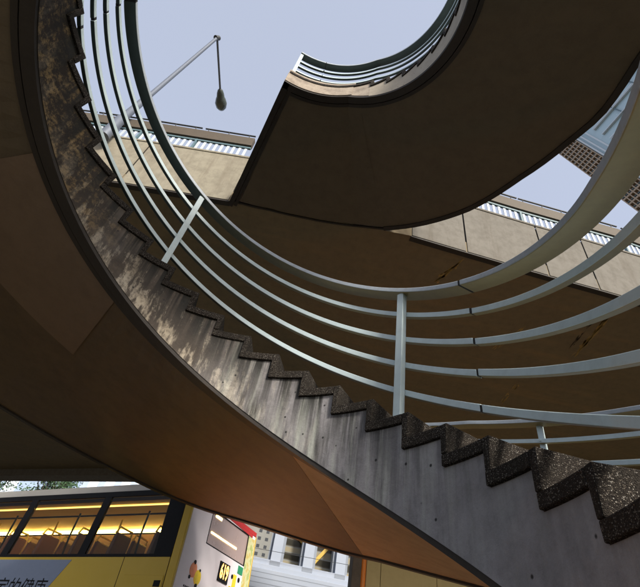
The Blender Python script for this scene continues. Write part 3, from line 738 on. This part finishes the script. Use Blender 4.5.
wp('brace', bar, lambda mb: (mb.tube([(2.55, YD + 1.1, zt_ + .15), (4.2, YD + 1.1, zt_ + 2.2)], .13, 4), mb.tube([(3.9, YD + 1.1, zt_ + .7), (5.2, YD + 1.1, zt_ - .1)], .05, 4), mb.tube([(1.2, YD + 1.1, zt_ + 1.9), (2.4, YD + 1.1, zt_ + 1.05)], .10, 4)))
wp('cable', M['darkmetal'], lambda mb: mb.tube([(-2.5, YD - .6, zt_ + .25), (5.2, YD - .6, zt_ + .42)], .012, 6))

def block(name, label, az0, az1, d, top, m, depth=15, rot=0, group=None, base=None):
    a, b = azp(az0, d), azp(az1, d); dd = (b - a).normalized(); n = Vector((-dd.y, dd.x, 0))
    if n.dot(a) < 0: n = -n
    g0 = gh(a.x, a.y) - 1
    c = (a + b) / 2; root = thing(name, label, 'building', (c.x, c.y, g0), group)
    mb = MB(); mb.prism([(v.x, v.y) for v in (a, b, b + n * depth, a + n * depth)], g0, top); mb.build('wall', m, root, off=(c.x, c.y, g0))
    mb = MB(); v4 = [a - n * .2 - dd * .2, b - n * .2 + dd * .2, b + n * (depth + .2) + dd * .2, a + n * (depth + .2) - dd * .2]
    mb.prism([(v.x, v.y) for v in v4], top + .01, top + .8); mb.build('parapet', WF, root, off=(c.x, c.y, g0))
    return root
block('apartment_tower', 'grey apartment tower with small dark windows seen between bus and white fins', -2.2, .55, 75, 40,
      mat_building('grey tower wall', (.34, .34, .31), (.03, .035, .04), 1.15, 1.05, .42, .45), 14)
block('office_block', 'pale blue striped office block glimpsed over the bus roof', -22.5, -15.6, 80, 45,
      mat_building('blue striped wall', (.80, .84, .92), (.24, .30, .42), 2.3, 40, .42, .99), 14)
block('office_block', 'pale narrow tower between the tree crowns over the bus roof', -29.3, -28.2, 70, 45,
      mat_building('plain pale wall', (.50, .56, .64), (.40, .46, .54), 3, 3, .5, .5), 8)
# beige wall, pillar and orange pipe at the right of the white building
gw = gh(6, 18)
def wallthing(name, label, cat, parts):
    a = parts[0][1]; root = thing(name, label, cat, (a[0], a[2], gw))
    for nm, bx_, m in parts:
        mb = MB(); mb.box(*bx_, gw - 1, nm[1]); mb.build(nm[0], m, root, bevel=.01, off=(a[0], a[2], gw))
    return root
BE = concrete('beige painted wall', (.52, .42, .20), (.46, .37, .18), (.36, .27, .12), .3)
OR_ = paint('orange pipe paint', (.75, .22, .02), .4, 0, .15); BR_ = concrete('brown pillar', (.13, .10, .08), (.10, .08, .06))
d0 = 18.
wr = thing('beige_wall', 'beige rendered wall under the lowest steps, right of the orange pipe', 'wall', (6, d0 + .2, gw))
for x0, x1 in ((3.76, 4.28), (4.30, 6.4), (6.42, 9.6)):
    mb = MB(); mb.box(x0, x1, d0, d0 + .4, gw - 1, 5.6); mb.build('wall_panel', BE, wr, bevel=.006, off=(6, d0 + .2, gw))
pr = MB(); pr.box(3.16, 3.50, d0 - .35, d0 + .3, gw - 1, 7.35)
tag(pr.build('pillar', BR_, bevel=.02), 'narrow brown pillar between white building and orange pipe', 'pillar')
pp = thing('drain_pipe', 'bright orange vertical pipe beside the brown pillar', 'pipe', (3.62, d0 + .05, gw))
mb = MB(); mb.tube([(3.63, d0 + .05, gw - .5), (3.63, d0 + .05, 7.3)], .115, 14); mb.build('pipe', OR_, pp, smooth=True, off=(3.62, d0 + .05, gw))
mb = MB(); mb.tube([(3.63, d0 + .05, 1.2), (3.63, d0 + .05, 1.4)], .135, 14); mb.build('clamp', OR_, pp, smooth=True, off=(3.62, d0 + .05, gw))
# glass and lattice tower at upper right
tw = thing('glass_tower', 'tall glass office tower with brown lattice corner leaning into the sky at right', 'building', (60, 20, -3))
def towp(s, z, o=0):
    # s metres along facade from its far corner toward the viewer side; flares outward with height
    c = Vector((48.3, 32.9, 0)); d = Vector((.17, -.985, 0)); n = Vector((-.985, -.17, 0))
    fl = (z - 55) * .245
    v = c + d * (s - fl) + n * o; return (v.x, v.y, z)
def tow(name, m, s0, s1, z0, z1, o0, o1):
    mb = MB(); mb.hexa([towp(s0, z0, o1), towp(s1, z0, o1), towp(s1, z0, o0), towp(s0, z0, o0), towp(s0, z1, o1), towp(s1, z1, o1), towp(s1, z1, o0), towp(s0, z1, o0)])
    return mb.build(name, m, tw, off=(60, 20, -3))
TGL = paint('teal tower glass', (.42, .56, .62), .12, 0, .3, (.55, .66, .72), .25)
TBR = paint('brown lattice', (.40, .30, .21), .6, 0, .4, (.5, .4, .3), 1)
TWH = paint('pale tower frame', (.62, .68, .72), .4)
tow('wall', TGL, 0, 62, -4, 130, -30, 0)
tow('corner_panel', paint('tan tower panel', (.26, .20, .15), .6), 0, 4.0, -4, 129.5, .003, .04)
mb = MB(); mb2 = MB(); mb3 = MB()
def addt(mbx, s0, s1, z0, z1, o0, o1):
    mbx.hexa([towp(s0, z0, o1), towp(s1, z0, o1), towp(s1, z0, o0), towp(s0, z0, o0), towp(s0, z1, o1), towp(s1, z1, o1), towp(s1, z1, o0), towp(s0, z1, o0)])
z = 20.
k = 0
while z < 128:
    addt(mb, -.1, 3.9, z, z + .42, .02, .5)
    addt(mb3, -.1, 4.0, z + .9, z + 1.05, .02, .3)
    if k % 2 == 0: addt(mb2, 7.2, 62, z, z + .22, .02, .45)
    if k % 4 == 0: addt(mb2, 7.2, 62, z + .7, z + 1.0, .02, .25)
    z += 1.75; k += 1
for s in (0, .65, 1.3, 1.95, 2.6, 3.25, 3.9): addt(mb, s - .07, s + .07, 20, 129, .05, .6)
for s in (4.3, 5.0, 6.0): addt(mb2, s - .14, s + .14, 20, 129, .02, .4)
for s in range(12, 62, 5): addt(mb3, s - .1, s + .1, 20, 129, .02, .3)
mb.build('lattice', TBR, tw, off=(60, 20, -3)); mb2.build('floor_bands', TWH, tw, off=(60, 20, -3)); mb3.build('mullions', M['bluemetal'], tw, off=(60, 20, -3))

# ------------------------------------------------------------------ trees over the bus roof
LEAF, nt, b_ = mat('leaf green'); nt.links.new(ramp(nt, noise(nt, coord(nt), 2, 3), [(.3, (.03, .07, .03)), (.7, (.08, .15, .07))]), b_.inputs['Base Color']); b_.inputs['Roughness'].default_value = .6
BARK = concrete('bark', (.09, .07, .05), (.06, .05, .04))
def tree(az, d, zc, rc, label, n):
    c = azp(az, d); g0 = gh(c.x, c.y); root = thing('street_tree', label, 'tree', (c.x, c.y, g0), 'trees beyond the bus')
    o = (c.x, c.y, g0); mb = MB(); c3 = Vector((c.x, c.y, zc))
    mb.tube([(c.x, c.y, g0), (c.x + .1, c.y, g0 + (zc - g0) * .6), (c.x, c.y, zc)], [.28, .2, .1], 10)
    tips = []
    for k in range(14):
        a = random.uniform(0, math.tau); e = random.uniform(-.2, 1.2); r = rc * random.uniform(.5, .9)
        t = c3 + Vector((r * C_(a) * C_(e), r * S_(a) * C_(e), r * S_(e))); s0 = Vector((c.x, c.y, g0 + (zc - g0) * random.uniform(.6, .95)))
        mb.tube([s0, (s0 + t) / 2 + Vector((0, 0, .2)), t], [.09, .06, .025], 6); tips.append(t)
    mb.build('trunk', BARK, root, smooth=True, off=o)
    mb = MB()
    cl = tips + [c3 + Vector((random.gauss(0, 1), random.gauss(0, 1), random.gauss(0, 1))).normalized() * rc * random.uniform(.3, 1) for _ in range(26)]
    for k in range(n):
        q = random.choice(cl) + Vector((random.gauss(0, .38), random.gauss(0, .38), random.gauss(0, .3)))
        u = Vector((random.gauss(0, 1), random.gauss(0, 1), random.gauss(0, 1))).normalized(); w = u.orthogonal().normalized(); s = random.uniform(.07, .15)
        mb.quad([q - u * s, q + w * s * .5, q + u * s, q - w * s * .5])
    mb.build('crown', LEAF, root, merge=False, off=o)
tree(-24.9, 47, 9.4, 2.3, 'leafy green tree seen over the middle of the bus roof', 5200)
tree(-31.2, 46, 9.2, 2.2, 'leafy green tree at the far left edge over the bus roof', 4200)

# ------------------------------------------------------------------ camera, light, sky
cam = bpy.data.cameras.new('camera'); co_ = bpy.data.objects.new('camera', cam); col.objects.link(co_)
F, PT, RL = 421.866, .7347, .2053
cp, sp = C_(PT), S_(PT)
fwd = Vector((0, cp, sp)); right = Vector((1, 0, 0)); up = Vector((0, -sp, cp))
r = right * C_(RL) + up * S_(RL); u = up * C_(RL) - right * S_(RL)
co_.matrix_world = Matrix(((r.x, u.x, -fwd.x, 0), (r.y, u.y, -fwd.y, 0), (r.z, u.z, -fwd.z, 0), (0, 0, 0, 1)))
cam.sensor_fit = 'HORIZONTAL'; cam.sensor_width = 36; cam.lens = F / 640 * 36; cam.clip_start = .03; cam.clip_end = 4000
sc.camera = co_

SUN_EL, SUN_AZ = 31, 150        # azimuth of the sun, clockwise from +y
w = bpy.data.worlds.new('World'); sc.world = w; w.use_nodes = True; nt = w.node_tree
bg = nt.nodes['Background']; sky = nt.nodes.new('ShaderNodeTexSky'); sky.sky_type = 'NISHITA'; sky.sun_disc = False
sky.sun_elevation = R_(SUN_EL); sky.sun_rotation = R_(SUN_AZ); sky.air_density = 1.0; sky.dust_density = 4.0; sky.ozone_density = 1.5
nt.links.new(mixc(nt, .75, sky.outputs[0], (1.37, 1.45, 1.70)), bg.inputs[0]); bg.inputs[1].default_value = .15     # thin high veil of cloud
sun = bpy.data.lights.new('sun', 'SUN'); so = bpy.data.objects.new('sun', sun); col.objects.link(so)
sun.energy = 1.9; sun.angle = R_(10); sun.color = (1, .93, .82)
sd = Vector((S_(R_(SUN_AZ)) * C_(R_(SUN_EL)), C_(R_(SUN_AZ)) * C_(R_(SUN_EL)), S_(R_(SUN_EL))))
so.rotation_euler = sd.to_track_quat('Z', 'Y').to_euler(); so.location = (0, -5, 30)
vs = sc.view_settings; vs.view_transform = 'Standard'; vs.look = 'None'; vs.exposure = 1.5; vs.gamma = 1; vs.use_curve_mapping = False

# lift everything so the ground at the stair is near z = 0
for o in list(col.objects):
    if o.parent is None:
        o.location.z += GZ
